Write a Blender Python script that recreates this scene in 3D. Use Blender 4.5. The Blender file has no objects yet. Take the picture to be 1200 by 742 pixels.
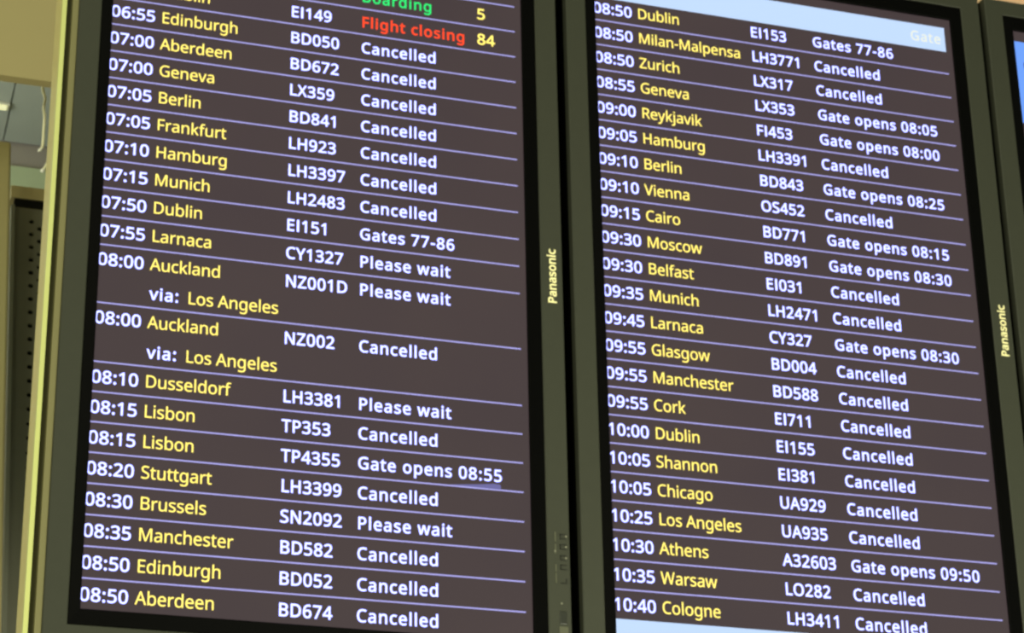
import bpy, bmesh, math, random
from mathutils import Vector, Matrix
from mathutils.geometry import delaunay_2d_cdt

scene = bpy.context.scene
COL = scene.collection

# ------------------------------------------------------------------ camera
FOCAL_PX = 2871.28
cam_data = bpy.data.cameras.new('camera')
cam_data.sensor_fit = 'HORIZONTAL'
cam_data.sensor_width = 36.0
cam_data.lens = FOCAL_PX / 1200.0 * 36.0
cam_data.clip_start = 0.05
cam_data.clip_end = 200.0
# the lens is focused slightly short of the board, so the lettering is a little soft
cam_data.dof.use_dof = True
cam_data.dof.focus_distance = 1.6
cam_data.dof.aperture_fstop = 36.0
cam = bpy.data.objects.new('camera', cam_data)
cx = Vector((0.94871277, -0.29254582, -0.11983751))
cy = -Vector((0.10944708, 0.65955602, -0.74364453))
cz = -Vector((0.29658966, 0.69238919, 0.65774750))
m = Matrix((cx, cy, cz)).transposed().to_4x4()
m.translation = Vector((-0.59606574, -1.93895457, 1.60346682))
cam.matrix_world = m
COL.objects.link(cam)
scene.camera = cam

# ------------------------------------------------------------------ world, lights, exposure
world = bpy.data.worlds.new('world')
scene.world = world
world.use_nodes = True
bg = world.node_tree.nodes['Background']
bg.inputs['Color'].default_value = (0.92, 0.97, 0.68, 1)
bg.inputs['Strength'].default_value = 0.42


def area(name, loc, rot, size, size_y, power, color):
    d = bpy.data.lights.new(name, 'AREA')
    d.shape = 'RECTANGLE'
    d.size, d.size_y, d.energy, d.color = size, size_y, power, color
    o = bpy.data.objects.new(name, d)
    o.location = loc
    o.rotation_euler = rot
    COL.objects.link(o)
    return o


# luminaires in the hall ceiling behind the viewer and an unseen fill light added low at the left
def aim(loc, target):
    return (Vector(target) - Vector(loc)).to_track_quat('-Z', 'Y').to_euler()


area('hall_light', (-2.2, -4.6, 4.93), (0, 0, 0), 4.0, 2.2, 70, (1.0, 0.97, 0.70))
P_LEFT = (-4.2, -4.4, 1.9)
area('left_fill_light', P_LEFT, aim(P_LEFT, (-0.2, 0.2, 4.0)), 4.0, 2.4, 275, (1.0, 0.985, 0.71))
P_LOW = (1.0, -0.8, 1.9)
area('low_fill_light', P_LOW, aim(P_LOW, (0.45, 0.2, 3.1)), 1.2, 0.3, 42, (1.0, 1.0, 0.76))  # unseen light added below the board to brighten the lower frames
# unseen fill added between the bulkhead and the wall to brighten the ceiling
area('recess_fill_light', (-1.6, 0.75, 4.25), (math.radians(180), 0, 0), 1.6, 0.25, 33, (0.95, 1.0, 0.90))
# unseen warm light added to brighten the bulkhead further right
P_WASH = (2.0, 0.05, 4.9)
area('bulkhead_fill_light', P_WASH, aim(P_WASH, (1.9, 0.45, 4.8)), 0.6, 0.1, 5.5, (1.0, 0.60, 0.62))

vs = scene.view_settings
vs.view_transform = 'Standard'
vs.look = 'None'
vs.gamma = 1.0
vs.exposure = 0.0
vs.use_curve_mapping = False
scene.cycles.filter_width = 2.0
scene.cycles.max_bounces = 8


# ------------------------------------------------------------------ materials
def mat(name, color, rough=0.5, metallic=0.0, spec=0.5, noise=None, emit=None, strength=1.0):
    mt = bpy.data.materials.new(name)
    mt.use_nodes = True
    nt = mt.node_tree
    b = nt.nodes['Principled BSDF']
    b.inputs['Base Color'].default_value = (*color, 1)
    b.inputs['Roughness'].default_value = rough
    b.inputs['Metallic'].default_value = metallic
    b.inputs['Specular IOR Level'].default_value = spec
    if emit:
        b.inputs['Emission Color'].default_value = (*emit, 1)
        b.inputs['Emission Strength'].default_value = strength
    if noise:
        scale, amount = noise
        tc = nt.nodes.new('ShaderNodeTexCoord')
        nz = nt.nodes.new('ShaderNodeTexNoise')
        nz.inputs['Scale'].default_value = scale
        nz.inputs['Detail'].default_value = 4
        mr = nt.nodes.new('ShaderNodeMapRange')
        mr.inputs['To Min'].default_value = 1 - amount
        mr.inputs['To Max'].default_value = 1 + amount
        mx = nt.nodes.new('ShaderNodeMix')
        mx.data_type = 'RGBA'
        mx.blend_type = 'MULTIPLY'
        mx.inputs['Factor'].default_value = 1
        mx.inputs['A'].default_value = (*color, 1)
        nt.links.new(tc.outputs['Object'], nz.inputs['Vector'])
        nt.links.new(nz.outputs['Fac'], mr.inputs['Value'])
        nt.links.new(mr.outputs['Result'], mx.inputs['B'])
        nt.links.new(mx.outputs['Result'], b.inputs['Base Color'])
    return mt


M_OLIVE = mat('olive_grey_powder_coat', (0.038, 0.0405, 0.030), 0.5, 0.0, 0.25, (90, 0.06))
M_SIDE = mat('tan_side_metal', (0.165, 0.152, 0.066), 0.5)
M_BLACK = mat('black_bezel_plastic', (0.002, 0.002, 0.002), 0.5, 0, 0.03)
M_DARK = mat('dark_green_housing', (0.03, 0.033, 0.014), 0.6, 0, 0.3)
M_TRIM = mat('pale_yellow_green_trim', (0.52, 0.55, 0.205), 0.35, 0, 0.5)
M_RETURN = mat('trim_side_shade', (0.53, 0.47, 0.21), 0.5)  # same strip as the trim; weaker light on its side painted tan
M_GAPFILL = mat('dark_olive_gap_filler', (0.075, 0.07, 0.022), 0.6)
M_BEIGE = mat('beige_bulkhead_paint', (0.47, 0.40, 0.20), 0.7, 0, 0.3, (6, 0.05))
M_CEIL = mat('grey_ceiling_panel', (0.31, 0.34, 0.30), 0.6, 0, 0.4, (5, 0.05))
M_WALL = mat('grey_wall_paint', (0.30, 0.275, 0.25), 0.7)
M_GLOWBAND = mat('pale_green_glow_tone', (0.42, 0.50, 0.33), 0.5)
M_FLOOR = mat('hall_floor', (0.46, 0.45, 0.33), 0.35, 0, 0.5, (3, 0.08))
M_COLUMN = mat('dark_grey_perforated_metal', (0.15, 0.152, 0.112), 0.5, 0.0, 0.4, (40, 0.08))
M_STILE = mat('grey_metal_edge', (0.18, 0.187, 0.145), 0.45)
M_RAIL = mat('olive_brown_rail', (0.44, 0.38, 0.20), 0.5)
M_VOID = mat('dark_recess', (0.006, 0.006, 0.005), 0.8, 0, 0.1)
M_POST = mat('tan_painted_post', (0.31, 0.275, 0.125), 0.5)
M_CABLE = mat('cream_cable_sheath', (0.85, 0.83, 0.58), 0.5)
M_PLUG = mat('white_plug_plastic', (0.92, 0.92, 0.85), 0.4)
M_LAMP = mat('lamp_diffuser', (0.8, 0.8, 0.6), 0.4, emit=(1.0, 0.97, 0.48), strength=0.42)
M_LAMPBODY = mat('lamp_body', (0.6, 0.6, 0.5), 0.5)
M_LOGO = mat('pale_gold_lettering', (0.92, 0.86, 0.47), 0.4)
M_MARK = mat('grey_control_mark', (0.013, 0.014, 0.010), 0.5)
M_MARKPALE = mat('pale_control_print', (0.075, 0.078, 0.050), 0.5)
M_SENSOR = mat('smoked_sensor_plastic', (0.020, 0.022, 0.017), 0.4)
M_LED = mat('white_dot', (0.20, 0.20, 0.15), 0.3)


def screen_mat(name, color, color2):
    # a lit LCD showing near-black: uneven backlight, glossy black front
    mt = mat(name, (0.004, 0.004, 0.004), 0.3, 0, 0.25)
    nt = mt.node_tree
    b = nt.nodes['Principled BSDF']
    tc = nt.nodes.new('ShaderNodeTexCoord')
    nz = nt.nodes.new('ShaderNodeTexNoise')
    nz.inputs['Scale'].default_value = 5.0
    nz.inputs['Detail'].default_value = 2
    mx = nt.nodes.new('ShaderNodeMix')
    mx.data_type = 'RGBA'
    mx.inputs['A'].default_value = (*color, 1)
    mx.inputs['B'].default_value = (*color2, 1)
    nt.links.new(tc.outputs['Object'], nz.inputs['Vector'])
    nt.links.new(nz.outputs['Fac'], mx.inputs['Factor'])
    nt.links.new(mx.outputs['Result'], b.inputs['Emission Color'])
    b.inputs['Emission Strength'].default_value = 1.0
    return mt


def glow(name, color):
    return mat(name, (0.01, 0.01, 0.01), 0.3, 0, 0.2, emit=color, strength=1.0)


M_SCREEN = screen_mat('lit_black_screen', (0.054, 0.038, 0.045), (0.074, 0.052, 0.050))
M_WHITE = glow('white_screen_text', (1.05, 1.15, 3.0))
M_YELLOW = glow('yellow_screen_text', (1.5, 1.22, 0.24))
M_GREEN = glow('green_screen_text', (0.02, 0.95, 0.20))
M_RED = glow('red_screen_text', (1.3, 0.075, 0.018))
M_LINE = glow('lavender_screen_line', (0.43, 0.41, 0.88))
M_BAR = glow('pale_blue_screen_bar', (0.56, 0.74, 1.05))
M_BARTEXT = glow('cream_screen_text', (0.88, 0.92, 0.80))
M_BLUE = glow('blue_screen_bar', (0.16, 0.37, 1.05))
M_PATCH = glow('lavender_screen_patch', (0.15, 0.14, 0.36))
M_ICON = glow('dark_blue_screen_icon', (0.03, 0.03, 0.055))


# ------------------------------------------------------------------ helpers
def link(name, mesh, material, parent=None):
    o = bpy.data.objects.new(name, mesh)
    if material is not None and not mesh.materials:
        mesh.materials.append(material)
    COL.objects.link(o)
    if parent is not None:
        o.parent = parent
    return o


def from_bm(name, bm, material, parent=None, smooth=False):
    bmesh.ops.recalc_face_normals(bm, faces=bm.faces)
    me = bpy.data.meshes.new(name)
    bm.to_mesh(me)
    bm.free()
    if smooth:
        for p in me.polygons:
            p.use_smooth = True
    return link(name, me, material, parent)


def add_box(bm, x0, x1, y0, y1, z0, z1, bevel=0.0):
    vs_ = [bm.verts.new((x, y, z)) for x in (x0, x1) for y in (y0, y1) for z in (z0, z1)]
    fs = [bm.faces.new([vs_[i] for i in q]) for q in
          ((0, 1, 3, 2), (4, 6, 7, 5), (0, 4, 5, 1), (2, 3, 7, 6), (0, 2, 6, 4), (1, 5, 7, 3))]
    if bevel:
        es = {e for f in fs for e in f.edges}
        bmesh.ops.bevel(bm, geom=list(es), offset=bevel, segments=2, affect='EDGES', profile=0.5)


def box(name, x0, x1, y0, y1, z0, z1, material, parent=None, bevel=0.0):
    bm = bmesh.new()
    add_box(bm, x0, x1, y0, y1, z0, z1, bevel)
    return from_bm(name, bm, material, parent)


def tube(name, pts, r, material, parent=None, seg=10):
    c = bpy.data.curves.new(name, 'CURVE')
    c.dimensions = '3D'
    c.bevel_depth = r
    c.bevel_resolution = 3
    c.resolution_u = 6
    c.use_fill_caps = True
    s = c.splines.new('NURBS')
    s.points.add(len(pts) - 1)
    for p, q in zip(s.points, pts):
        p.co = (*q, 1)
    s.use_endpoint_u = True
    s.order_u = 4
    tmp = bpy.data.objects.new('tmp', c)
    me = bpy.data.meshes.new_from_object(tmp)
    bpy.data.objects.remove(tmp)
    bpy.data.curves.remove(c)
    me.name = name
    for p in me.polygons:
        p.use_smooth = True
    return link(name, me, material, parent)


def top(o, label, cat, group=None):
    o['label'] = label
    o['category'] = cat
    if group:
        o['group'] = group
    return o


def struct(o):
    o['kind'] = 'structure'
    return o


def empty(name, loc, rot=(0, 0, 0)):
    o = bpy.data.objects.new(name, None)
    o.empty_display_size = 0.1
    o.location = loc
    o.rotation_euler = rot
    COL.objects.link(o)
    return o


# ------------------------------------------------------------------ lettering (own glyph outlines, 1000 units)
GLYPHS = {
 ' ': (208, ''),
 '-': (258, '32 184 32 246 226 246 226 184'),
 '0': (458, '419 287 409 163 401 128 390 97 376 70 359 47 339 27 316 12 290 1 261 -6 229 -8 188 -4 153 8 122 27 97 54 76 88 60 129 48 176 42 229 39 287 41 346 48 399 58 446 73 486 93 520 119 547 149 566 186 578 229 581 269 578 304 566 335 547 361 520 382 486 399 446 410 399 417 346;110 287 111 238 115 194 121 156 131 125 143 98 159 78 178 64 202 55 229 52 256 55 279 64 298 78 314 98 326 124 336 156 343 194 347 238 348 287 347 336 343 380 336 417 326 449 314 475 298 495 279 510 256 518 229 521 202 518 178 510 159 495 143 475 131 449 121 417 115 380 111 336'),
 '1': (458, '285 0 216 0 216 400 216 439 217 470 219 499 196 477 169 455 108 405 71 452 226 573 285 573'),
 '2': (458, '417 0 38 0 38 59 188 210 261 287 306 353 315 376 320 399 322 424 318 453 309 477 294 496 273 510 249 518 221 520 194 519 169 514 147 506 83 466 45 513 94 548 153 572 221 581 255 579 285 572 313 562 336 548 356 531 372 510 384 485 391 458 394 428 392 399 386 371 375 344 361 318 344 292 324 267 247 185 128 67 128 64 417 64'),
 '3': (458, '395 439 394 414 389 392 381 372 370 355 356 339 340 326 321 316 300 307 277 302 277 298 319 290 353 276 379 255 398 229 409 198 413 163 410 131 403 101 390 74 371 50 348 30 318 14 283 2 241 -6 193 -8 110 -1 36 23 36 89 114 61 194 51 241 55 278 65 305 81 324 104 335 132 339 164 337 187 331 206 320 223 306 236 288 247 265 255 240 261 211 264 179 265 123 265 123 326 180 326 209 327 236 332 259 339 278 350 294 362 307 377 316 394 321 413 323 434 320 460 311 481 295 498 274 511 249 519 219 521 164 515 117 498 75 473 39 521 61 537 87 550 115 563 147 573 181 579 218 581 273 576 317 563 352 540 376 511 390 477'),
 '4': (458, '443 130 359 130 359 0 291 0 291 130 17 130 17 190 286 576 359 576 359 193 443 193;291 374 291 412 293 444 294 474 295 500 292 500 276 468 257 438 86 193 291 193'),
 '5': (458, '221 351 258 349 292 342 322 331 349 316 371 297 389 274 402 247 410 217 413 183 410 145 402 111 387 81 368 54 343 32 314 15 280 2 242 -5 199 -8 116 0 51 23 51 90 121 62 200 52 227 54 252 58 274 65 293 76 310 89 323 106 333 126 339 149 341 176 337 210 325 239 306 262 279 279 243 289 197 292 146 288 99 280 64 302 86 573 373 573 373 508 146 508 132 342 169 348'),
 '6': (458, '44 245 51 342 75 433 87 461 103 486 121 510 143 530 168 548 196 562 228 572 265 578 306 581 344 579 377 573 377 513 344 520 308 523 273 521 242 515 216 504 193 491 173 474 158 454 145 431 134 407 127 380 115 291 119 291 150 326 194 350 255 358 287 356 316 349 342 338 365 322 384 303 400 279 412 251 419 220 421 184 419 147 411 112 399 82 382 55 361 33 336 15 307 2 275 -5 239 -8 212 -6 187 -1 163 7 140 19 119 35 101 54 84 76 70 103 59 133 51 166 46 204;238 51 270 55 297 66 320 84 337 109 348 143 351 184 348 218 339 247 324 271 302 289 274 300 241 303 217 301 195 296 175 287 157 276 143 263 131 248 122 232 117 215 115 198 123 146 146 99 185 64 201 57 219 53'),
 '7': (458, '109 0 344 508 35 508 35 573 419 573 419 518 187 0'),
 '8': (458, '229 581 261 579 291 574 318 565 341 553 362 538 378 519 390 497 398 472 400 443 399 421 394 401 385 383 346 338 291 303 355 265 373 250 389 234 401 216 411 196 417 173 419 148 416 118 408 90 395 65 378 44 356 26 330 11 300 1 267 -6 231 -8 192 -6 157 0 126 10 100 24 78 42 61 63 49 87 42 115 39 146 41 171 47 194 56 214 68 232 82 249 99 264 158 299 107 336 71 383 64 401 59 422 58 444 60 472 68 497 80 518 97 537 117 552 141 565 168 573 197 579;108 145 112 119 121 96 138 76 161 60 192 51 229 48 265 51 295 60 319 76 336 96 346 120 350 148 348 166 343 182 335 197 293 235 229 265 217 270 157 237 121 197 114 182 110 164;228 524 200 521 176 514 155 502 139 486 130 466 127 441 128 422 133 406 141 391 179 357 232 330 282 357 317 392 325 406 329 423 330 441 327 466 318 486 302 502 282 514 257 521'),
 '9': (458, '417 328 410 231 387 139 374 112 358 86 340 63 318 42 293 25 265 11 232 0 195 -6 154 -8 117 -6 82 0 82 60 115 53 152 50 188 52 218 58 245 68 268 82 287 99 303 118 316 141 327 165 334 192 346 281 341 281 310 247 266 223 204 214 173 216 144 223 118 235 95 250 76 270 61 294 49 321 42 352 40 387 43 426 50 460 63 491 80 517 101 540 127 557 156 570 188 578 223 581 250 579 275 574 299 565 322 553 342 537 361 518 377 495 391 469 402 439 410 406 415 369;223 521 192 518 165 507 142 488 124 463 113 429 110 388 113 354 122 325 137 301 158 284 186 273 220 269 244 271 266 276 286 285 304 296 318 310 330 325 339 341 344 358 346 374 338 426 315 474 277 508 260 516 242 520'),
 ':': (214, '58 43 59 61 64 75 72 85 82 92 94 96 107 97 120 96 132 92 142 85 151 75 156 61 157 43 156 26 151 12 142 2 132 -6 120 -10 107 -11 94 -10 82 -6 72 2 64 12 59 26;58 387 59 405 64 419 72 429 82 436 94 440 107 441 120 440 132 436 142 429 151 419 156 405 157 387 156 369 151 355 142 345 132 338 120 333 107 332 94 333 82 338 72 345 64 355 59 369'),
 'A': (512, '437 0 368 177 141 177 73 0 0 0 224 575 289 575 512 0;282 415 274 438 263 473 255 500 247 468 238 438 230 415 165 241 346 241'),
 'B': (521, '241 573 307 569 361 558 404 541 434 515 453 478 459 431 457 409 453 389 446 371 437 354 424 340 409 328 392 317 372 309 350 304 350 300 415 279 433 267 448 253 461 236 470 215 476 191 478 163 475 130 467 100 454 74 436 52 413 33 385 19 354 8 318 2 279 0 78 0 78 573;256 329 300 331 334 339 357 352 372 371 381 394 384 423 380 451 369 474 351 490 324 502 289 509 245 511 150 511 150 329;150 269 150 61 265 61 311 64 346 74 371 91 388 112 398 138 401 168 399 188 395 205 388 221 377 235 362 247 344 256 321 263 293 267 260 269'),
 'C': (506, '323 517 294 516 266 510 241 502 217 490 196 474 178 456 162 434 149 410 139 383 131 353 127 321 125 286 128 241 135 200 147 164 164 132 186 105 213 83 244 68 281 58 322 55 394 62 460 78 460 15 393 -2 312 -8 257 -4 208 8 166 28 130 56 101 90 78 131 62 178 52 230 49 287 51 329 57 369 67 406 81 440 99 471 120 499 145 523 174 543 206 559 242 571 281 578 324 581 409 572 482 547 453 486 394 508'),
 'D': (585, '536 292 533 231 521 177 501 131 474 91 439 58 399 33 351 15 297 4 237 0 78 0 78 573 254 573 309 569 359 558 404 540 443 516 476 484 502 446 521 401 533 350;460 289 457 337 449 379 435 415 416 444 391 469 361 487 327 500 287 508 244 511 150 511 150 62 228 62 299 68 357 87 402 119 434 164 454 220'),
 'E': (445, '398 0 78 0 78 573 398 573 398 509 150 509 150 330 383 330 383 268 150 268 150 63 398 63'),
 'F': (416, '150 0 78 0 78 573 398 573 398 509 150 509 150 306 383 306 383 243 150 243'),
 'G': (583, '326 302 524 302 524 22 431 -1 323 -8 267 -4 217 8 173 28 136 55 105 89 81 130 63 176 52 229 49 286 53 343 65 395 84 442 111 482 145 517 186 544 233 564 286 577 346 581 437 572 516 547 489 484 421 508 342 517 298 514 259 505 225 489 195 468 170 441 150 409 136 373 127 332 124 286 127 243 134 202 146 166 164 133 187 106 216 84 251 68 292 58 340 55 404 59 452 68 452 238 326 238'),
 'H': (594, '516 0 443 0 443 267 150 267 150 0 78 0 78 573 150 573 150 330 443 330 443 573 516 573'),
 'I': (255, '90 0 90 573 173 573 173 0'),
 'J': (218, '-3 -152 -37 -150 -63 -142 -63 -81 -35 -87 -5 -89 33 -81 45 -74 54 -65 63 -53 69 -38 73 -19 74 3 74 573 146 573 146 9 144 -26 138 -56 128 -82 114 -104 96 -122 75 -135 52 -145 25 -150'),
 'K': (496, '496 0 411 0 209 273 150 222 150 0 78 0 78 573 150 573 150 290 199 345 249 399 403 573 488 573 261 323'),
 'L': (420, '78 0 78 573 150 573 150 64 400 64 400 0'),
 'M': (727, '330 0 142 502 139 502 142 461 144 407 144 347 144 0 78 0 78 573 184 573 361 103 364 103 544 573 650 573 650 0 578 0 578 352 579 408 581 460 584 501 581 501 390 0'),
 'N': (609, '532 0 447 0 141 476 138 476 141 432 143 378 144 320 144 0 78 0 78 573 161 573 467 99 470 99 468 137 466 193 464 249 464 573 532 573'),
 'O': (626, '577 287 576 244 570 204 561 166 547 132 531 101 510 73 486 49 459 29 428 13 393 1 355 -6 314 -8 271 -6 232 1 196 13 165 29 138 49 114 73 94 101 78 132 65 167 56 204 51 245 49 288 52 344 62 396 78 442 100 482 130 517 166 545 208 565 258 577 314 581 369 577 417 565 459 545 495 517 524 483 547 442 564 396 574 344;125 287 127 241 134 200 145 163 161 131 182 104 207 83 238 67 273 58 314 55 354 58 390 67 420 83 445 104 465 131 481 163 492 200 499 241 501 287 496 354 481 411 456 457 421 491 373 511 314 518 274 515 238 506 207 490 182 469 161 443 145 411 134 374 127 333'),
 'P': (485, '229 573 297 568 352 553 393 528 421 495 439 454 444 404 433 336 423 316 411 296 395 278 375 262 351 249 324 238 292 230 256 225 216 223 150 223 150 0 78 0 78 573;223 511 150 511 150 285 208 285 242 286 272 290 298 296 320 306 338 318 352 334 362 352 368 375 370 401 366 435 354 462 334 484 306 499 269 508'),
 'R': (498, '236 573 281 571 320 565 353 555 381 540 404 522 422 500 434 474 442 444 444 410 442 381 437 356 427 334 415 315 401 298 385 285 330 257 487 0 403 0 264 237 150 237 150 0 78 0 78 573;232 510 150 510 150 298 236 298 278 301 312 310 338 325 355 347 366 374 370 407 368 430 363 450 355 467 343 480 328 491 310 500 287 505 261 509'),
 'S': (440, '403 153 400 121 392 92 378 66 359 44 335 26 307 11 274 1 238 -6 198 -8 137 -5 83 4 41 19 41 88 113 65 201 55 228 56 252 60 273 66 290 74 305 85 316 98 324 113 329 129 330 147 329 164 325 180 318 194 308 207 295 218 277 230 196 265 131 294 85 330 57 375 48 435 51 464 58 490 71 513 89 533 110 550 136 563 165 573 197 579 231 581 318 572 389 549 366 487 302 508 229 517 207 516 187 513 169 507 155 499 142 489 133 478 126 464 122 450 121 434 122 416 126 400 133 386 143 373 156 362 172 351 246 318 332 279 353 264 371 247 385 228 395 206 401 181'),
 'T': (445, '259 0 187 0 187 509 8 509 8 573 437 573 437 509 259 509'),
 'U': (586, '513 202 511 164 503 128 489 95 470 65 446 40 416 20 380 4 338 -5 290 -8 225 -2 171 18 128 50 97 93 78 144 72 204 72 573 144 573 144 201 148 158 161 122 182 93 211 72 248 59 294 55 327 57 355 63 379 73 399 88 415 105 427 126 435 149 440 174 442 202 442 573 513 573'),
 'V': (481, '481 573 277 0 204 0 0 573 75 573 204 205 220 160 231 119 241 80 250 119 262 161 277 207 405 573'),
 'W': (745, '735 573 583 0 510 0 399 375 389 410 380 443 373 471 370 488 367 471 361 443 352 409 342 373 234 0 161 0 10 573 85 573 174 223 183 186 190 151 196 118 201 87 206 119 213 154 222 191 232 227 333 573 407 573 512 225 523 187 532 151 538 117 544 87 550 129 560 175 572 224 660 573'),
 'X': (469, '467 0 385 0 233 249 79 0 3 0 193 298 15 573 95 573 236 348 377 573 453 573 276 300'),
 'Y': (453, '227 291 376 573 454 573 263 222 263 0 191 0 191 219 0 573 79 573'),
 'Z': (458, '427 0 30 0 30 55 332 508 40 508 40 573 419 573 419 518 118 64 427 64'),
 'a': (449, '231 437 279 433 318 422 347 403 368 375 381 338 385 293 385 0 334 0 320 61 317 61 279 22 234 -1 172 -8 148 -7 124 -2 103 6 84 16 68 30 55 48 45 68 39 92 37 119 43 159 59 192 87 219 127 238 179 251 243 257 316 259 316 285 313 317 306 342 293 359 275 371 253 378 227 380 163 370 106 347 84 400 151 426;252 208 204 203 167 195 141 182 124 165 113 144 110 119 112 97 120 79 132 66 148 56 167 51 188 49 223 52 253 62 279 79 299 103 311 134 315 172 315 210'),
 'b': (493, '139 461 138 410 135 373 139 373 153 390 169 405 189 419 213 429 240 435 272 437 322 431 365 412 401 381 428 338 444 283 449 215 447 168 439 127 427 91 410 61 390 36 365 17 337 3 306 -5 272 -8 240 -6 213 0 189 10 169 24 153 38 139 55 133 55 119 0 68 0 68 609 139 609;260 379 231 377 207 371 188 361 172 348 159 330 150 308 144 282 140 252 139 217 139 214 142 165 150 125 165 93 187 69 219 55 261 51 297 55 325 69 348 93 363 126 373 166 376 216 373 265 363 306 348 338 325 360 296 374'),
 'c': (384, '241 -8 204 -5 170 2 139 15 112 34 88 58 69 87 55 123 47 165 44 213 47 262 56 305 71 342 90 372 114 396 142 415 174 428 208 435 245 438 309 431 358 415 337 356 292 370 244 376 217 374 193 368 172 358 155 343 141 325 131 303 123 277 119 247 117 213 119 181 123 152 131 126 141 104 155 86 172 71 191 61 214 55 240 53 302 60 351 78 351 15 304 -2'),
 'd': (493, '221 -8 171 -2 128 17 92 48 65 91 49 146 44 214 49 282 66 338 93 381 128 413 171 432 221 438 280 429 323 407 354 374 359 374 356 405 354 438 354 609 425 609 425 0 368 0 358 58 354 58 323 24 279 1;232 51 273 55 305 67 328 88 343 117 352 154 355 200 355 213 352 263 343 304 329 336 306 360 274 375 231 379 196 374 168 359 146 334 130 300 120 260 117 213 120 165 130 125 146 93 168 69 197 55'),
 'e': (452, '234 438 269 435 301 427 329 414 354 396 374 373 390 346 402 315 409 281 411 244 411 201 117 201 122 157 134 119 154 90 181 69 215 56 254 52 327 60 392 82 392 20 327 -1 251 -8 212 -5 176 3 143 17 114 36 90 61 70 91 56 126 47 167 44 212 47 257 55 297 68 333 86 364 108 390 134 411 164 426 198 435;233 380 202 377 175 366 154 348 137 323 125 293 119 257 338 257 336 281 333 302 326 322 318 338 306 353 292 364 276 373 256 378'),
 'f': (275, '266 375 158 375 158 0 87 0 87 375 12 375 12 408 87 432 87 457 89 492 95 522 104 547 116 568 132 585 152 597 174 606 199 612 227 613 274 609 310 599 292 544 262 552 228 556 206 553 189 545 175 532 166 513 160 489 158 458 158 430 266 430'),
 'g': (493, '221 438 248 436 273 431 297 422 319 409 338 393 355 373 359 373 369 430 425 430 425 -7 423 -46 416 -80 404 -109 388 -135 367 -155 341 -172 310 -183 274 -190 233 -192 147 -186 78 -165 78 -100 149 -125 237 -134 271 -130 300 -119 324 -101 341 -77 352 -48 355 -13 355 4 356 32 358 57 354 57 338 37 320 21 299 8 275 -1 250 -6 221 -8 170 -2 126 18 91 51 65 95 49 149 44 214 49 278 65 332 91 377 126 411 169 431;230 379 207 376 187 370 169 359 153 344 140 326 130 303 123 277 119 247 117 213 120 165 130 124 146 92 169 68 197 54 232 50 288 58 303 65 315 74 326 85 349 131 356 197 356 214 355 251 350 282 343 309 332 331 319 348 302 362 281 371 257 377'),
 'h': (495, '139 431 138 399 135 370 140 370 174 407 221 429 273 437 306 435 335 430 360 421 382 408 399 391 413 370 423 344 429 314 431 280 431 0 361 0 361 275 358 307 351 333 338 353 319 367 295 376 265 379 235 377 210 370 189 360 173 347 160 329 150 308 144 283 140 254 139 222 139 0 68 0 68 609 139 609'),
 'i': (206, '139 430 139 0 68 0 68 430;104 591 133 580 140 572 144 560 145 546 144 532 140 521 133 512 104 501 93 502 83 506 75 512 68 521 64 532 63 546 64 560 68 572 75 580 83 586 93 590'),
 'j': (206, '18 -192 -18 -190 -44 -183 -44 -126 -19 -132 9 -134 25 -132 39 -128 51 -120 61 -108 66 -90 68 -67 68 430 139 430 139 -64 137 -90 133 -113 126 -133 116 -151 103 -166 87 -177 67 -186 44 -191;63 546 64 560 68 572 75 580 83 586 93 590 104 591 133 580 140 572 144 560 145 546 144 532 140 521 133 512 104 501 93 502 83 506 75 512 68 521 64 532'),
 'k': (428, '138 291 137 257 135 221 138 221 152 240 172 264 189 285 326 430 409 430 235 246 421 0 336 0 187 200 138 158 138 0 68 0 68 609 138 609'),
 'l': (206, '139 0 68 0 68 609 139 609'),
 'm': (749, '540 438 584 434 621 421 649 401 669 371 681 330 685 280 685 0 615 0 615 277 613 308 606 333 594 353 577 367 555 376 528 379 490 374 460 362 438 342 423 315 414 280 411 237 411 0 342 0 342 277 332 333 325 347 315 359 303 367 289 374 272 377 253 379 227 377 204 370 185 360 170 347 158 329 150 308 144 283 140 255 139 223 139 0 68 0 68 430 125 430 136 371 140 371 173 409 217 431 266 438 298 436 325 430 349 420 369 406 386 388 398 366 402 366 418 388 438 406 461 420 486 430 512 436'),
 'n': (495, '275 438 322 434 361 421 391 401 413 371 426 330 431 280 431 0 361 0 361 275 358 307 351 333 338 353 319 367 295 376 265 379 222 374 189 361 166 338 151 308 142 269 139 223 139 0 68 0 68 430 125 430 136 371 140 371 175 409 222 431'),
 'o': (485, '442 216 440 181 436 150 428 121 417 95 404 71 388 51 369 33 348 18 324 7 299 -1 271 -6 241 -8 214 -6 188 -1 163 7 140 18 119 33 100 51 84 71 70 95 59 121 51 150 46 181 44 216 47 261 55 301 68 336 87 367 110 392 137 412 169 426 204 435 244 438 281 435 316 426 347 412 374 392 398 367 417 336 431 301 439 261;117 216 119 184 123 154 130 128 141 105 155 86 172 71 192 59 216 53 243 51 270 53 294 59 314 71 331 86 345 105 356 128 363 154 367 184 369 216 367 248 363 277 355 303 345 325 331 344 314 359 294 370 270 376 242 379 202 374 171 359 147 335 130 303 120 263'),
 'p': (493, '273 438 322 432 365 413 401 383 428 339 444 284 449 216 447 170 439 129 427 93 410 62 390 37 365 17 337 3 306 -5 272 -8 213 1 170 24 139 55 134 55 137 20 139 -16 139 -192 68 -192 68 430 126 430 136 371 139 371 170 405 213 429;260 379 233 377 210 371 190 362 174 349 161 333 152 313 145 289 141 261 139 229 139 216 140 182 144 152 150 126 159 103 172 85 188 70 208 59 233 53 261 51 286 53 308 60 326 72 341 88 354 108 364 131 371 157 375 186 376 217 373 262 363 302 348 334 325 359 296 374'),
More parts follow.
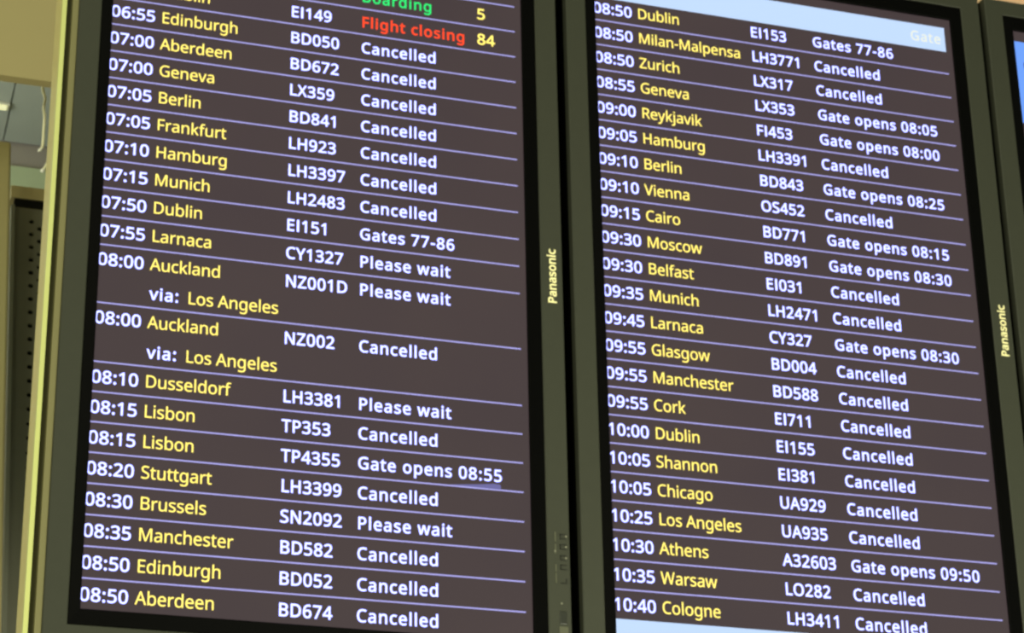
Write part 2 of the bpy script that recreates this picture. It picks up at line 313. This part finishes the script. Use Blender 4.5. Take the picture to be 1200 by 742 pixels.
 'r': (331, '269 438 295 437 319 433 310 368 287 372 264 374 217 363 176 334 149 289 139 229 139 0 68 0 68 430 126 430 134 351 137 351 170 395 214 426 231 433 249 437'),
 's': (384, '348 119 346 92 339 69 327 49 311 32 292 18 268 6 241 -2 210 -6 176 -8 99 -1 42 19 42 83 104 60 178 49 211 51 236 57 256 66 269 79 277 94 280 112 271 141 239 167 174 196 103 228 84 239 69 252 57 266 48 283 43 302 41 324 46 358 61 386 85 408 118 425 157 435 202 438 275 430 339 409 315 353 258 372 197 380 171 379 149 374 131 366 118 356 111 343 108 328 119 298 154 274 219 246 289 215 306 203 321 191 333 176 341 159 346 140'),
 't': (289, '212 50 245 53 272 59 272 5 240 -4 200 -8 178 -7 157 -3 138 4 120 13 104 27 91 44 82 66 76 93 74 125 74 375 13 375 13 409 75 437 103 528 144 528 144 430 269 430 269 375 144 375 144 127 146 103 153 83 163 69 177 58 193 52'),
 'u': (495, '427 430 427 0 370 0 359 57 356 57 321 20 273 -1 220 -8 187 -6 159 -1 134 8 112 21 95 38 81 59 71 85 65 114 63 148 63 430 135 430 135 153 137 122 145 96 158 76 176 62 200 53 230 51 260 53 285 59 306 69 323 82 336 100 345 121 352 146 356 175 357 206 357 430'),
 'v': (407, '163 0 0 430 75 430 167 176 180 137 193 96 201 63 204 63 214 96 227 138 241 176 332 430 407 430 244 0'),
 'w': (630, '346 243 336 276 328 308 321 335 316 357 313 357 308 335 302 307 294 275 284 242 207 1 127 1 9 431 82 431 141 201 153 154 163 109 169 73 172 73 178 97 185 128 193 160 201 188 277 431 354 431 428 188 440 149 451 109 457 74 460 74 466 108 477 153 489 201 549 431 621 431 502 1 419 1'),
 'y': (409, '1 430 76 430 169 185 184 144 196 105 205 68 209 68 224 121 245 186 333 430 409 430 224 -59 188 -130 173 -148 157 -164 138 -176 117 -185 94 -191 67 -192 34 -190 9 -186 9 -130 30 -133 56 -135 99 -126 130 -99 152 -59 174 -2'),
 'z': (376, '346 0 31 0 31 47 262 375 45 375 45 430 340 430 340 377 112 55 346 55'),
}
CAP = 573.0
_cache = {}


def offset_poly(poly, d, sign):
    n = len(poly)
    out = []
    for i in range(n):
        p0, p1, p2 = Vector(poly[i - 1]), Vector(poly[i]), Vector(poly[(i + 1) % n])
        a, b = (p1 - p0), (p2 - p1)
        if a.length < 1e-6 or b.length < 1e-6:
            out.append(tuple(p1))
            continue
        a.normalize()
        b.normalize()
        na, nb = Vector((a.y, -a.x)), Vector((b.y, -b.x))
        h = na + nb
        if h.length < 0.3:
            h = na
        h.normalize()
        k = min(1.0 / max(h.dot(na), 0.3), 1.6)
        out.append(tuple(p1 + h * (d * k * sign)))
    return out


def glyph(ch, bold):
    key = (ch, bold)
    if key in _cache:
        return _cache[key]
    adv, data = GLYPHS[ch]
    polys = []
    for part in data.split(';'):
        v = [float(t) for t in part.split()]
        if len(v) >= 6:
            polys.append(list(zip(v[0::2], v[1::2])))
    verts, faces = [], []
    if polys:
        def area_of(p):
            return 0.5 * sum(p[i - 1][0] * p[i][1] - p[i][0] * p[i - 1][1] for i in range(len(p)))
        big = max((area_of(p) for p in polys), key=abs)
        sign = 1 if big > 0 else -1
        if bold:
            polys = [offset_poly(p, bold, sign) for p in polys]
        pts, edges = [], []
        for p in polys:
            b0 = len(pts)
            pts += [Vector(q) for q in p]
            edges += [(b0 + i, b0 + (i + 1) % len(p)) for i in range(len(p))]
        rv, _, rf, *_ = delaunay_2d_cdt(pts, edges, [], 0, 0.01)
        keep_f = []
        for t in rf:
            cx_ = sum(rv[i].x for i in t) / len(t)
            cy_ = sum(rv[i].y for i in t) / len(t)
            wind = 0
            for p in polys:
                for i in range(len(p)):
                    (xa, ya), (xb, yb) = p[i - 1], p[i]
                    if (ya <= cy_) != (yb <= cy_) and xa + (cy_ - ya) * (xb - xa) / (yb - ya) > cx_:
                        wind += 1 if yb > ya else -1
            if wind * sign > 0:
                keep_f.append(tuple(t))
        f = CAP / (CAP + 2 * bold)
        verts = [(v.x, (v.y + bold) * f) for v in rv]
        faces = keep_f
    _cache[key] = (adv, verts, faces)
    return _cache[key]


def layout(text, cap, xs, track, bold):
    # returns verts (u right, h up) in pitches with ink starting at its natural bearing, and faces
    k = cap / CAP
    x = 0.0
    V, F = [], []
    for ch in text:
        adv, vs_, fs = glyph(ch, bold)
        base = len(V)
        V += [((x + vx * xs * k), vy * k) for vx, vy in vs_]
        F += [tuple(i + base for i in f) for f in fs]
        x += adv * xs * k + track
    return V, F


def ink(V):
    return min(v[0] for v in V), max(v[0] for v in V)


def calibrated(ref, width, cap, xs, bold):
    V, _ = layout(ref, cap, xs, 0, bold)
    lo, hi = ink(V)
    return (width - (hi - lo)) / (len(ref) - 1)


STYLES = {}
for nm, ref, width, cap, xs, bold in (
        ('time', '08:50', 1.45, 0.43, 0.95, 14),
        ('flight', 'BD582', 1.66, 0.43, 0.89, 16),
        ('status', 'Cancelled', 2.62, 0.42, 0.90, 16),
        ('dest', 'Edinburgh', 2.53, 0.415, 0.93, 4)):
    STYLES[nm] = (cap, xs, calibrated(ref, width, cap, xs, bold), bold)

# ------------------------------------------------------------------ displays
# one row of the board = one pitch; u runs right, v runs down, z runs into the screen
S = 0.0363
TILT = math.atan(0.35)
Z0 = 3.85
UC, VB = 1.19, 24.35          # centre line and bottom edge of a cabinet in its own row units


def L(u, v, z=0.0):
    return ((u - UC) * S, z * S, (VB - v) * S)


def disp_world(u, v, z=0.0):
    ca, sa = math.cos(TILT), math.sin(TILT)
    x, y, zz = u * S, z * S, -v * S
    return Vector((x, y * ca - zz * sa, Z0 + y * sa + zz * ca))


def ring(name, rect, profile, material, parent, smooth=False):
    # closed cross-section (inset, z) swept round a rectangle (u0,u1,v0,v1)
    u0, u1, v0, v1 = rect
    bm = bmesh.new()
    loops = []
    for ins, z in profile:
        loops.append([bm.verts.new(L(*p, z)) for p in
                      ((u0 + ins, v0 + ins), (u1 - ins, v0 + ins), (u1 - ins, v1 - ins), (u0 + ins, v1 - ins))])
    n = len(loops)
    for i in range(n):
        a, b = loops[i], loops[(i + 1) % n]
        for k in range(4):
            bm.faces.new((a[k], a[(k + 1) % 4], b[(k + 1) % 4], b[k]))
    return from_bm(name, bm, material, parent, smooth)


def var_ring(name, outer, inner, z_out, z_in, back, material, parent):
    bm = bmesh.new()

    def lp(r, z):
        u0, u1, v0, v1 = r
        return [bm.verts.new(L(*p, z)) for p in ((u0, v0), (u1, v0), (u1, v1), (u0, v1))]
    e = 0.03
    o2 = (outer[0] + e, outer[1] - e, outer[2] + e, outer[3] - e)
    i2 = (inner[0] - e, inner[1] + e, inner[2] - e, inner[3] + e)
    loops = [lp(outer, back), lp(outer, z_out + e), lp(o2, z_out), lp(i2, z_in), lp(inner, z_in + e), lp(inner, back)]
    n = len(loops)
    for i in range(n):
        a, b = loops[i], loops[(i + 1) % n]
        for k in range(4):
            bm.faces.new((a[k], a[(k + 1) % 4], b[(k + 1) % 4], b[k]))
    return from_bm(name, bm, material, parent)


def flat(name, u0, u1, v0, v1, z, material, parent):
    bm = bmesh.new()
    bm.faces.new([bm.verts.new(L(*p, z)) for p in ((u0, v0), (u0, v1), (u1, v1), (u1, v0))])
    return from_bm(name, bm, material, parent)


def text(name, body, u, v, style, material, parent, label=None, align='left', z=-0.006):
    cap, xs, track, bold = STYLES[style] if isinstance(style, str) else style
    V, F = layout(body, cap, xs, track, bold)
    lo, hi = ink(V)
    # left-set columns share one writing origin (u is where a straight stem starts)
    du = u - ink(layout('C' if style == 'status' else 'B', cap, xs, track, bold)[0])[0] if align == 'left' else u - hi
    me = bpy.data.meshes.new(name)
    me.from_pydata([L(x + du, v - y, z) for x, y in V], [], F)
    o = link(name, me, material, parent)
    if label:
        o['label'] = label
    return o


OUTER = (-7.135, 9.52, -3.56, 24.35)
INNER = (-6.395, 8.745, -2.93, 23.47)
OPEN = (-6.035, 8.23, -2.32, 22.98)
MESH = {}


def build_shell(root):
    """frame, side cover, black bezel, brand lettering and the controls; meshes shared by every display"""
    if MESH:
        made = {}
        for key, (nm, me, par, lab) in MESH.items():
            o = bpy.data.objects.new(nm, me)
            COL.objects.link(o)
            o.parent = made[par] if par else root
            if lab:
                o['label'] = lab
            made[key] = o
        return made
    made = {}

    def keep(key, o, par=None, lab=None):
        if lab:
            o['label'] = lab
        MESH[key] = (o.name.split('.')[0], o.data, par, lab)
        made[key] = o
        return o
    fr = keep('frame', var_ring('outer_frame', OUTER, INNER, -0.06, -0.06, 0.30, M_OLIVE, root))
    keep('bezel', var_ring('inner_bezel', INNER, OPEN, -0.03, -0.10, 0.25, M_BLACK, root), None, 'black inner bezel')
    side = ring('side_cover', OUTER, [(0.0, 0.30), (0.0, 1.45), (0.15, 1.58), (0.6, 1.58), (0.6, 0.30)], M_BLACK, root)  # black stands for the deep shade in the gaps between displays
    keep('side', side, None, 'black side cover')
    bm = bmesh.new()
    x0, _, z1 = L(OUTER[0] + 0.6, OUTER[2] + 0.6)
    x1, _, z0 = L(OUTER[1] - 0.6, OUTER[3] - 0.6)
    add_box(bm, x0, x1, 1.3 * S, 1.6 * S, z0, z1)
    keep('rear', from_bm('rear_cover', bm, M_DARK, root))
    # brand lettering runs up the right side of the frame
    st = [0.31, 0.95, 0.0, 24]
    st[2] = calibrated('Panasonic', 1.98, st[0], st[1], st[3])
    V, F = layout('Panasonic', *st)
    lo, hi = ink(V)
    n = len(V)
    pts = [L(9.285 - y, 11.235 - (x - lo), -0.075) for x, y in V]
    me = bpy.data.meshes.new('brand_lettering')
    me.from_pydata(pts, [], F)
    o = link('brand_lettering', me, M_LOGO, fr)
    keep('brand', o, 'frame', 'pale gold brand lettering running up the frame')
    # controls low on the right side of the frame
    for i, vv in enumerate((19.42, 19.765, 20.135, 20.45, 20.905)):
        bm = bmesh.new()
        w, h, t = 0.105, 0.085, 0.03
        for (a0, a1, b0, b1) in ((-w, w, -h, -h + t), (-w, w, h - t, h), (-w, -w + t, -h, h)) if i < 4 else \
                ((-w, w, h - t, h), (w - t, w, -h, h)):
            xa, _, zb = L(9.285 + a0, vv + b0)
            xb, _, za = L(9.285 + a1, vv + b1)
            add_box(bm, xa, xb, -0.085 * S, -0.055 * S, za, zb)
        keep('btn%d' % i, from_bm('control_button', bm, M_MARK, fr), 'frame', 'dark outlined control mark')
    for i, (va, vb) in enumerate(((19.27, 19.60), (19.68, 20.0), (20.36, 20.60), (20.66, 20.98))):
        x0, _, z1 = L(9.0, va)
        x1, _, z0 = L(9.045, vb)
        keep('print%d' % i, box('control_print', x0, x1, -0.075 * S, -0.055 * S, z0, z1, M_MARKPALE, fr), 'frame',
             'pale printed control name')
    for i, (uu, vv) in enumerate(((9.39, 19.40), (9.385, 19.757), (9.375, 20.13), (9.19, 21.647), (9.005, 19.92))):
        bm = bmesh.new()
        bmesh.ops.create_uvsphere(bm, u_segments=10, v_segments=6, radius=0.038 * S)
        bmesh.ops.translate(bm, verts=bm.verts, vec=Vector(L(uu, vv, -0.06)))
        keep('led%d' % i, from_bm('indicator_light', bm, M_LED, fr, True), 'frame', 'tiny pale dot')
    x0, _, z1 = L(9.115, 21.90)
    x1, _, z0 = L(9.35, 22.33)
    keep('sensor', box('sensor_window', x0, x1, -0.085 * S, -0.055 * S, z0, z1, M_SENSOR, fr, 0.0006), 'frame', 'dark sensor window')
    x0, _, z1 = L(9.09, 22.40)
    x1, _, z0 = L(9.40, 22.75)
    keep('plate', box('switch_plate', x0, x1, -0.08 * S, -0.055 * S, z0, z1, M_MARKPALE, fr, 0.0005), 'frame', 'paler olive switch plate')
    return made


def make_display(offset_u, label):
    root = empty('departure_display', disp_world(UC + offset_u, VB - 3.01), (TILT, 0, 0))
    top(root, label, 'display', 'departure displays on the board')
    build_shell(root)
    scr = flat('screen', -6.3, 8.5, -2.6, 23.2, 0.0, M_SCREEN, root)
    scr['label'] = 'dark brownish lit screen'
    return root, scr


def divider(scr, v):
    o = flat('divider_line', -6.25, 7.999, v - 0.025, v + 0.025, -0.004, M_LINE, scr)
    o['label'] = 'thin lavender divider line'


TIME_R, DEST_L, FLIGHT_L, STATUS_L, GATE_L = -4.62, -4.365, 0.02, 2.48, 6.65


def row(scr, v, time=None, dest=None, flight=None, status=None, gate=None, status_mat=None, colour='white'):
    b = v - 0.27
    if time:
        text('departure_time', time, TIME_R, v - 0.285, 'time', M_WHITE, scr, 'white departure time ' + time, 'right')
    if dest:
        text('destination_name', dest, DEST_L, v - 0.30, 'dest', M_YELLOW, scr, 'yellow destination name ' + dest)
    if flight:
        text('flight_number', flight, FLIGHT_L, b, 'flight', M_WHITE, scr, 'white flight number ' + flight)
    if status:
        text('status_text', status, STATUS_L, b, 'status', status_mat or M_WHITE, scr, colour + ' status text ' + status)
    if gate:
        text('gate_number', gate, GATE_L, v - 0.285, 'dest' if False else 'time', M_YELLOW, scr, 'yellow gate number ' + gate)


CN, PW = 'Cancelled', 'Please wait'

# ------------------------------------------------------------------ setting
CEIL = 5.0
bm = bmesh.new()
add_box(bm, -14, 14, -14, 3, -0.2, 0.0)
struct(from_bm('floor', bm, M_FLOOR))
# ceiling of wide metal panels with dark joints, over a dark slab
bm = bmesh.new()
joint = -0.1725
xs_ = [joint + k * 0.6 for k in range(-22, 24)]
for xa in xs_:
    add_box(bm, xa + 0.0013, xa + 0.5987, -14, 1.318, CEIL, CEIL + 0.03)
struct(from_bm('ceiling', bm, M_CEIL))
struct(box('trim_1', -14, 14, -14, 1.4, CEIL + 0.03, CEIL + 0.2, M_DARK))
struct(box('wall_back', -14, 14, 1.324, 1.45, 0.0, CEIL + 0.03, M_WALL))
struct(box('trim_2', -14, 14, 1.30, 1.324, 4.86, 4.918, M_GLOWBAND))  # added strip; its pale green colour stands for a band of light
# beige bulkhead dropping from the ceiling behind the board
struct(box('trim_3', -14, 14, 0.450, 0.462, 4.2277, CEIL, M_BEIGE))

# ------------------------------------------------------------------ the three displays
disp_l, scr_l = make_display(0.0, 'grey-framed upright departure screen on the left, listing 06:55 Edinburgh down to 08:50 Aberdeen')
rows_l = [
    (0, '06:55', 'Edinburgh', 'BD050', CN), (1, '07:00', 'Aberdeen', 'BD672', CN), (2, '07:00', 'Geneva', 'LX359', CN),
    (3, '07:05', 'Berlin', 'BD841', CN), (4, '07:05', 'Frankfurt', 'LH923', CN), (5, '07:10', 'Hamburg', 'LH3397', CN),
    (6, '07:15', 'Munich', 'LH2483', CN), (7, '07:50', 'Dublin', 'EI151', 'Gates 77-86'), (8, '07:55', 'Larnaca', 'CY1327', PW),
    (9, '08:00', 'Auckland', 'NZ001D', PW), (11, '08:00', 'Auckland', 'NZ002', CN), (13, '08:10', 'Dusseldorf', 'LH3381', PW),
    (14, '08:15', 'Lisbon', 'TP353', CN), (15, '08:15', 'Lisbon', 'TP4355', 'Gate opens 08:55'), (16, '08:20', 'Stuttgart', 'LH3399', CN),
    (17, '08:30', 'Brussels', 'SN2092', PW), (18, '08:35', 'Manchester', 'BD582', CN), (19, '08:50', 'Edinburgh', 'BD052', CN),
    (20, '08:50', 'Aberdeen', 'BD674', CN)]
OFF = 3.01
row(scr_l, -2 + OFF, status='Boarding', gate='5', status_mat=M_GREEN, colour='green')
row(scr_l, -1 + OFF, dest='Dublin', flight='EI149', status='Flight closing', gate='84', status_mat=M_RED, colour='red')
for k, tm, de, fl, st in rows_l:
    row(scr_l, k + OFF, tm, de, fl, st)
for k in (10, 12):
    v = k + OFF - 0.275
    text('via_text', 'via:', -4.365, v, 'status', M_WHITE, scr_l, 'white text via')
    text('destination_name', 'Los Angeles', -3.13, v, 'dest', M_YELLOW, scr_l, 'yellow stopover name Los Angeles')
for k in range(-3, 20):
    if k not in (9, 11):
        divider(scr_l, k + OFF)

# dim lavender patch under the 08:55 entry
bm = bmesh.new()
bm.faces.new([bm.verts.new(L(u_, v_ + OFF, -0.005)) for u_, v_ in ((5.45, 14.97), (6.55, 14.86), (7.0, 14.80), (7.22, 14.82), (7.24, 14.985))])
o = from_bm('lavender_patch', bm, M_PATCH, scr_l)
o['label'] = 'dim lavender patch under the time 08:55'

disp_r, scr_r = make_display(17.056, 'grey-framed upright departure screen beside it, listing 08:50 Dublin to 10:40 Cologne')
rows_r = [
    ('08:50', 'Dublin', 'EI153', 'Gates 77-86'), ('08:50', 'Milan-Malpensa', 'LH3771', CN), ('08:50', 'Zurich', 'LX317', CN),
    ('08:55', 'Geneva', 'LX353', 'Gate opens 08:05'), ('09:00', 'Reykjavik', 'FI453', 'Gate opens 08:00'),
    ('09:05', 'Hamburg', 'LH3391', CN), ('09:10', 'Berlin', 'BD843', 'Gate opens 08:25'), ('09:10', 'Vienna', 'OS452', CN),
    ('09:15', 'Cairo', 'BD771', 'Gate opens 08:15'), ('09:30', 'Moscow', 'BD891', 'Gate opens 08:30'),
    ('09:30', 'Belfast', 'EI031', CN), ('09:35', 'Munich', 'LH2471', CN), ('09:45', 'Larnaca', 'CY327', 'Gate opens 08:30'),
    ('09:55', 'Glasgow', 'BD004', CN), ('09:55', 'Manchester', 'BD588', CN), ('09:55', 'Cork', 'EI711', CN),
    ('10:00', 'Dublin', 'EI155', CN), ('10:05', 'Shannon', 'EI381', CN), ('10:05', 'Chicago', 'UA929', CN),
    ('10:25', 'Los Angeles', 'UA935', CN), ('10:30', 'Athens', 'A32603', 'Gate opens 09:50'), ('10:35', 'Warsaw', 'LO282', CN),
    ('10:40', 'Cologne', 'LH3411', CN)]
for k, (tm, de, fl, st) in enumerate(rows_r):
    row(scr_r, k, tm, de, fl, st)
for k in range(0, 22):
    divider(scr_r, k)
hb = flat('header_bar', -6.25, 7.97, -1.95, -0.93, -0.004, M_BAR, scr_r)
hb['label'] = 'pale blue header bar'
text('header_text', 'Gate', 7.78, -0.93 - 0.29, 'status', M_BARTEXT, scr_r, 'cream header text Gate', 'right', -0.009)
fb = flat('footer_bar', -6.25, 8.1, 21.985, 23.1, -0.004, M_BAR, scr_r)
fb['label'] = 'pale blue footer bar'

disp_e, scr_e = make_display(17.056 + 16.93, 'grey-framed upright display cut off by the right edge, showing a bright blue header')
hb = flat('header_bar', -6.25, 8.0, -1.88, 1.6, -0.004, M_BLUE, scr_e)
hb['label'] = 'bright blue header bar'
bm = bmesh.new()
bmesh.ops.create_circle(bm, cap_ends=True, segments=32, radius=0.42 * S)
bmesh.ops.rotate(bm, verts=bm.verts, cent=(0, 0, 0), matrix=Matrix.Rotation(math.radians(90), 3, 'X'))
bmesh.ops.translate(bm, verts=bm.verts, vec=Vector(L(-5.28, -0.85, -0.009)))
ic = from_bm('header_icon', bm, M_ICON, scr_e)
ic['label'] = 'dark round icon in the blue header'

# ------------------------------------------------------------------ housing that carries them
hroot = empty('display_housing', disp_world(UC + 17.0, VB - 3.01), (TILT, 0, 0))
top(hroot, 'dark housing behind the departure screens with a bright yellow-green edge strip at its left', 'housing')


def hbox(name, u0, u1, v0, v1, z0, z1, material, bevel=0.0):
    # u, v in the left display's units; the housing's origin sits 17 units to the right
    bm_ = bmesh.new()
    xa, xb = (u0 - 17.0 - UC) * S, (u1 - 17.0 - UC) * S
    add_box(bm_, xa, xb, z0 * S, z1 * S, (VB - v1) * S, (VB - v0) * S, bevel)
    return from_bm(name, bm_, material, hroot)


hbox('back_panel', -7.62, 43.9, -3.4, 24.2, 1.605, 2.0, M_DARK)
tr = hbox('edge_trim', -7.682, -7.532, -3.56, 24.35, 0.0, 0.2, M_TRIM, 0.0005)
rt = hbox('trim_return', -7.682, -7.532, -3.56, 24.35, 0.2, 1.6, M_RETURN)
rt['label'] = 'shaded side of the edge trim, painted tan'
hbox('gap_filler', -7.532, -7.345, -3.5, 24.3, 0.30, 1.6, M_GAPFILL)  # added filler in the open gap; its shade is put into the colour
tr['label'] = 'pale yellow-green edge trim'
it = hbox('inner_trim', -7.345, -7.14, -3.56, 24.35, 0.0, 1.6, M_SIDE, 0.0005)
it['label'] = 'tan inner trim strip'
for uu in (3.0, 18.0, 33.0):
    # sloping arm from the back panel up to the bulkhead
    p0 = disp_world(uu, 1.0 - 3.01, 2.0)
    p1 = Vector((p0.x, 0.449, 4.30))
    inv = Matrix.Rotation(-TILT, 3, 'X')
    a = inv @ (p0 - hroot.location)
    b = inv @ (p1 - hroot.location)
    d = (b - a).normalized()
    nrm = Vector((0, -d.z, d.y))
    bm = bmesh.new()
    q = []
    for base in (a, b):
        for sx in (-0.03, 0.03):
            for sn in (-0.02, 0.02):
                q.append(bm.verts.new(base + Vector((sx, 0, 0)) + nrm * sn))
    for f in ((0, 1, 3, 2), (4, 6, 7, 5), (0, 4, 5, 1), (2, 3, 7, 6), (0, 2, 6, 4), (1, 5, 7, 3)):
        bm.faces.new([q[i] for i in f])
    from_bm('mounting_arm', bm, M_DARK, hroot)

# ------------------------------------------------------------------ perforated column beyond the left edge
croot = empty('perforated_column', (-0.10, 0.9, 0.0))
top(croot, 'dark grey perforated metal column behind the left edge of the screens, holes in a vertical row', 'column')


def cbox(name, x0, x1, y0, y1, z0, z1, material, bevel=0.0):
    return box(name, x0 + 0.10, x1 + 0.10, y0 - 0.9, y1 - 0.9, z0, z1, material, croot, bevel)


# sheet with round holes punched through it, 2 mm thick
rect = [(-0.2205, 0.02), (0.019, 0.02), (0.019, 4.3165), (-0.2205, 4.3165)]
pts = [Vector(p) for p in rect]
edges = [(i, (i + 1) % 4) for i in range(4)]
centres = []
HR = 0.0042
for j in range(50):
    for i, xx in enumerate((-0.1941, -0.1815, -0.1689, -0.1563)):
        zz = 4.2886 - 0.0269 * j - (0.0134 if i % 2 else 0)
        centres.append((xx, zz))
        b0 = len(pts)
        pts += [Vector((xx + HR * math.cos(t * math.pi / 5), zz + HR * math.sin(t * math.pi / 5))) for t in range(10)]
        edges += [(b0 + t, b0 + (t + 1) % 10) for t in range(10)]
rv, _, rf, *_ = delaunay_2d_cdt(pts, edges, [], 0, 1e-6)
bm = bmesh.new()
bv = [bm.verts.new((v.x + 0.10, 0.800 - 0.9, v.y)) for v in rv]
for t in rf:
    cx_ = sum(rv[i].x for i in t) / 3
    cz_ = sum(rv[i].y for i in t) / 3
    if min((cx_ - a) ** 2 + (cz_ - b) ** 2 for a, b in centres) < (HR * 0.93) ** 2:
        continue
    bm.faces.new([bv[i] for i in t])
ext = bmesh.ops.extrude_face_region(bm, geom=list(bm.faces))
bmesh.ops.translate(bm, verts=[g for g in ext['geom'] if isinstance(g, bmesh.types.BMVert)], vec=(0, 0.002, 0))
from_bm('perforated_panel', bm, M_COLUMN, croot)
cbox('painted_gap_shade', -0.2205, 0.019, 0.801, 0.815, 4.3170, 4.3360, M_VOID)  # solid near-black strip painted as the shade under the top rail
o = cbox('inner_core', -0.215, 0.015, 0.82, 1.0, 0.0, 4.33, M_VOID)
o = cbox('edge_stile', -0.2262, -0.2205, 0.795, 1.0, 0.0, 4.3165, M_STILE)
cbox('edge_stile', 0.019, 0.0262, 0.795, 1.0, 0.0, 4.3165, M_STILE)
o = cbox('top_rail', -0.2262, 0.0262, 0.80, 1.0, 4.3368, 4.363, M_RAIL)
o['label'] = 'olive brown top rail'

box_o = box('painted_post', -0.2935, -0.2432, 0.68, 0.74, 0.0, 4.335, M_POST, None, 0.004)
top(box_o, 'tan painted square post at the far left edge beside the perforated column', 'post')

# ------------------------------------------------------------------ hanging cable and lamp
dx, dz = 0.0064, 0.0547
kroot = empty('hanging_cable', (-0.215, 0.55, CEIL))
top(kroot, 'thin cream cable with white fittings hanging in front of the grey ceiling, upper left', 'cable')
pts = [(-0.2245, CEIL), (-0.2248, 4.45), (-0.2245, 4.267 + dz), (-0.2220, 4.256 + dz), (-0.2180, 4.243 + dz), (-0.2228, 4.226 + dz), (-0.2195, 4.210 + dz),
       (-0.2204, 4.1927 + dz), (-0.2215, 4.1662 + dz), (-0.2218, 4.1488 + dz), (-0.2232, 4.139 + dz), (-0.2262, 4.1335 + dz)]
tube('cable', [(x + dx + 0.215, 0.0, z - CEIL) for x, z in pts], 0.0021, M_CABLE, kroot)
tube('cable', [(x + dx + 0.215, 0.0, z + dz - CEIL) for x, z in ((-0.2080, 4.140), (-0.2120, 4.115), (-0.2226, 4.092))], 0.0021, M_CABLE, kroot)
tube('cable', [(x + dx + 0.215, 0.0, z - CEIL) for x, z in ((-0.2120, CEIL), (-0.2060, 4.6), (-0.2080, 4.140 + dz))], 0.0021, M_CABLE, kroot)
for (x, z, w, h, tlt) in ((-0.2262, 4.1335, 0.0042, 0.0022, 0.7), (-0.2226, 4.092, 0.0032, 0.0032, -0.6)):
    bm = bmesh.new()
    bmesh.ops.create_uvsphere(bm, u_segments=14, v_segments=8, radius=1.0)
    bmesh.ops.scale(bm, verts=bm.verts, vec=(w, 0.003, h))
    bmesh.ops.rotate(bm, verts=bm.verts, cent=(0, 0, 0), matrix=Matrix.Rotation(-tlt, 3, 'Y'))
    bmesh.ops.translate(bm, verts=bm.verts, vec=(x + dx + 0.215, -0.001, z + dz - CEIL))
    o = from_bm('plug', bm, M_PLUG, kroot, True)
    o['label'] = 'white plastic fitting'

lroot = empty('ceiling_light', (-0.5, 1.226, CEIL))
top(lroot, 'slim lit strip light on the grey ceiling at the upper left edge', 'ceiling light')
box('lamp_body', -0.32, 0.326, -0.008, 0.008, -0.006, 0.0, M_LAMPBODY, lroot, 0.001)
o = box('diffuser', -0.315, 0.321, -0.0055, 0.0055, -0.010, -0.006, M_LAMP, lroot, 0.001)
o['label'] = 'glowing yellow-white diffuser'
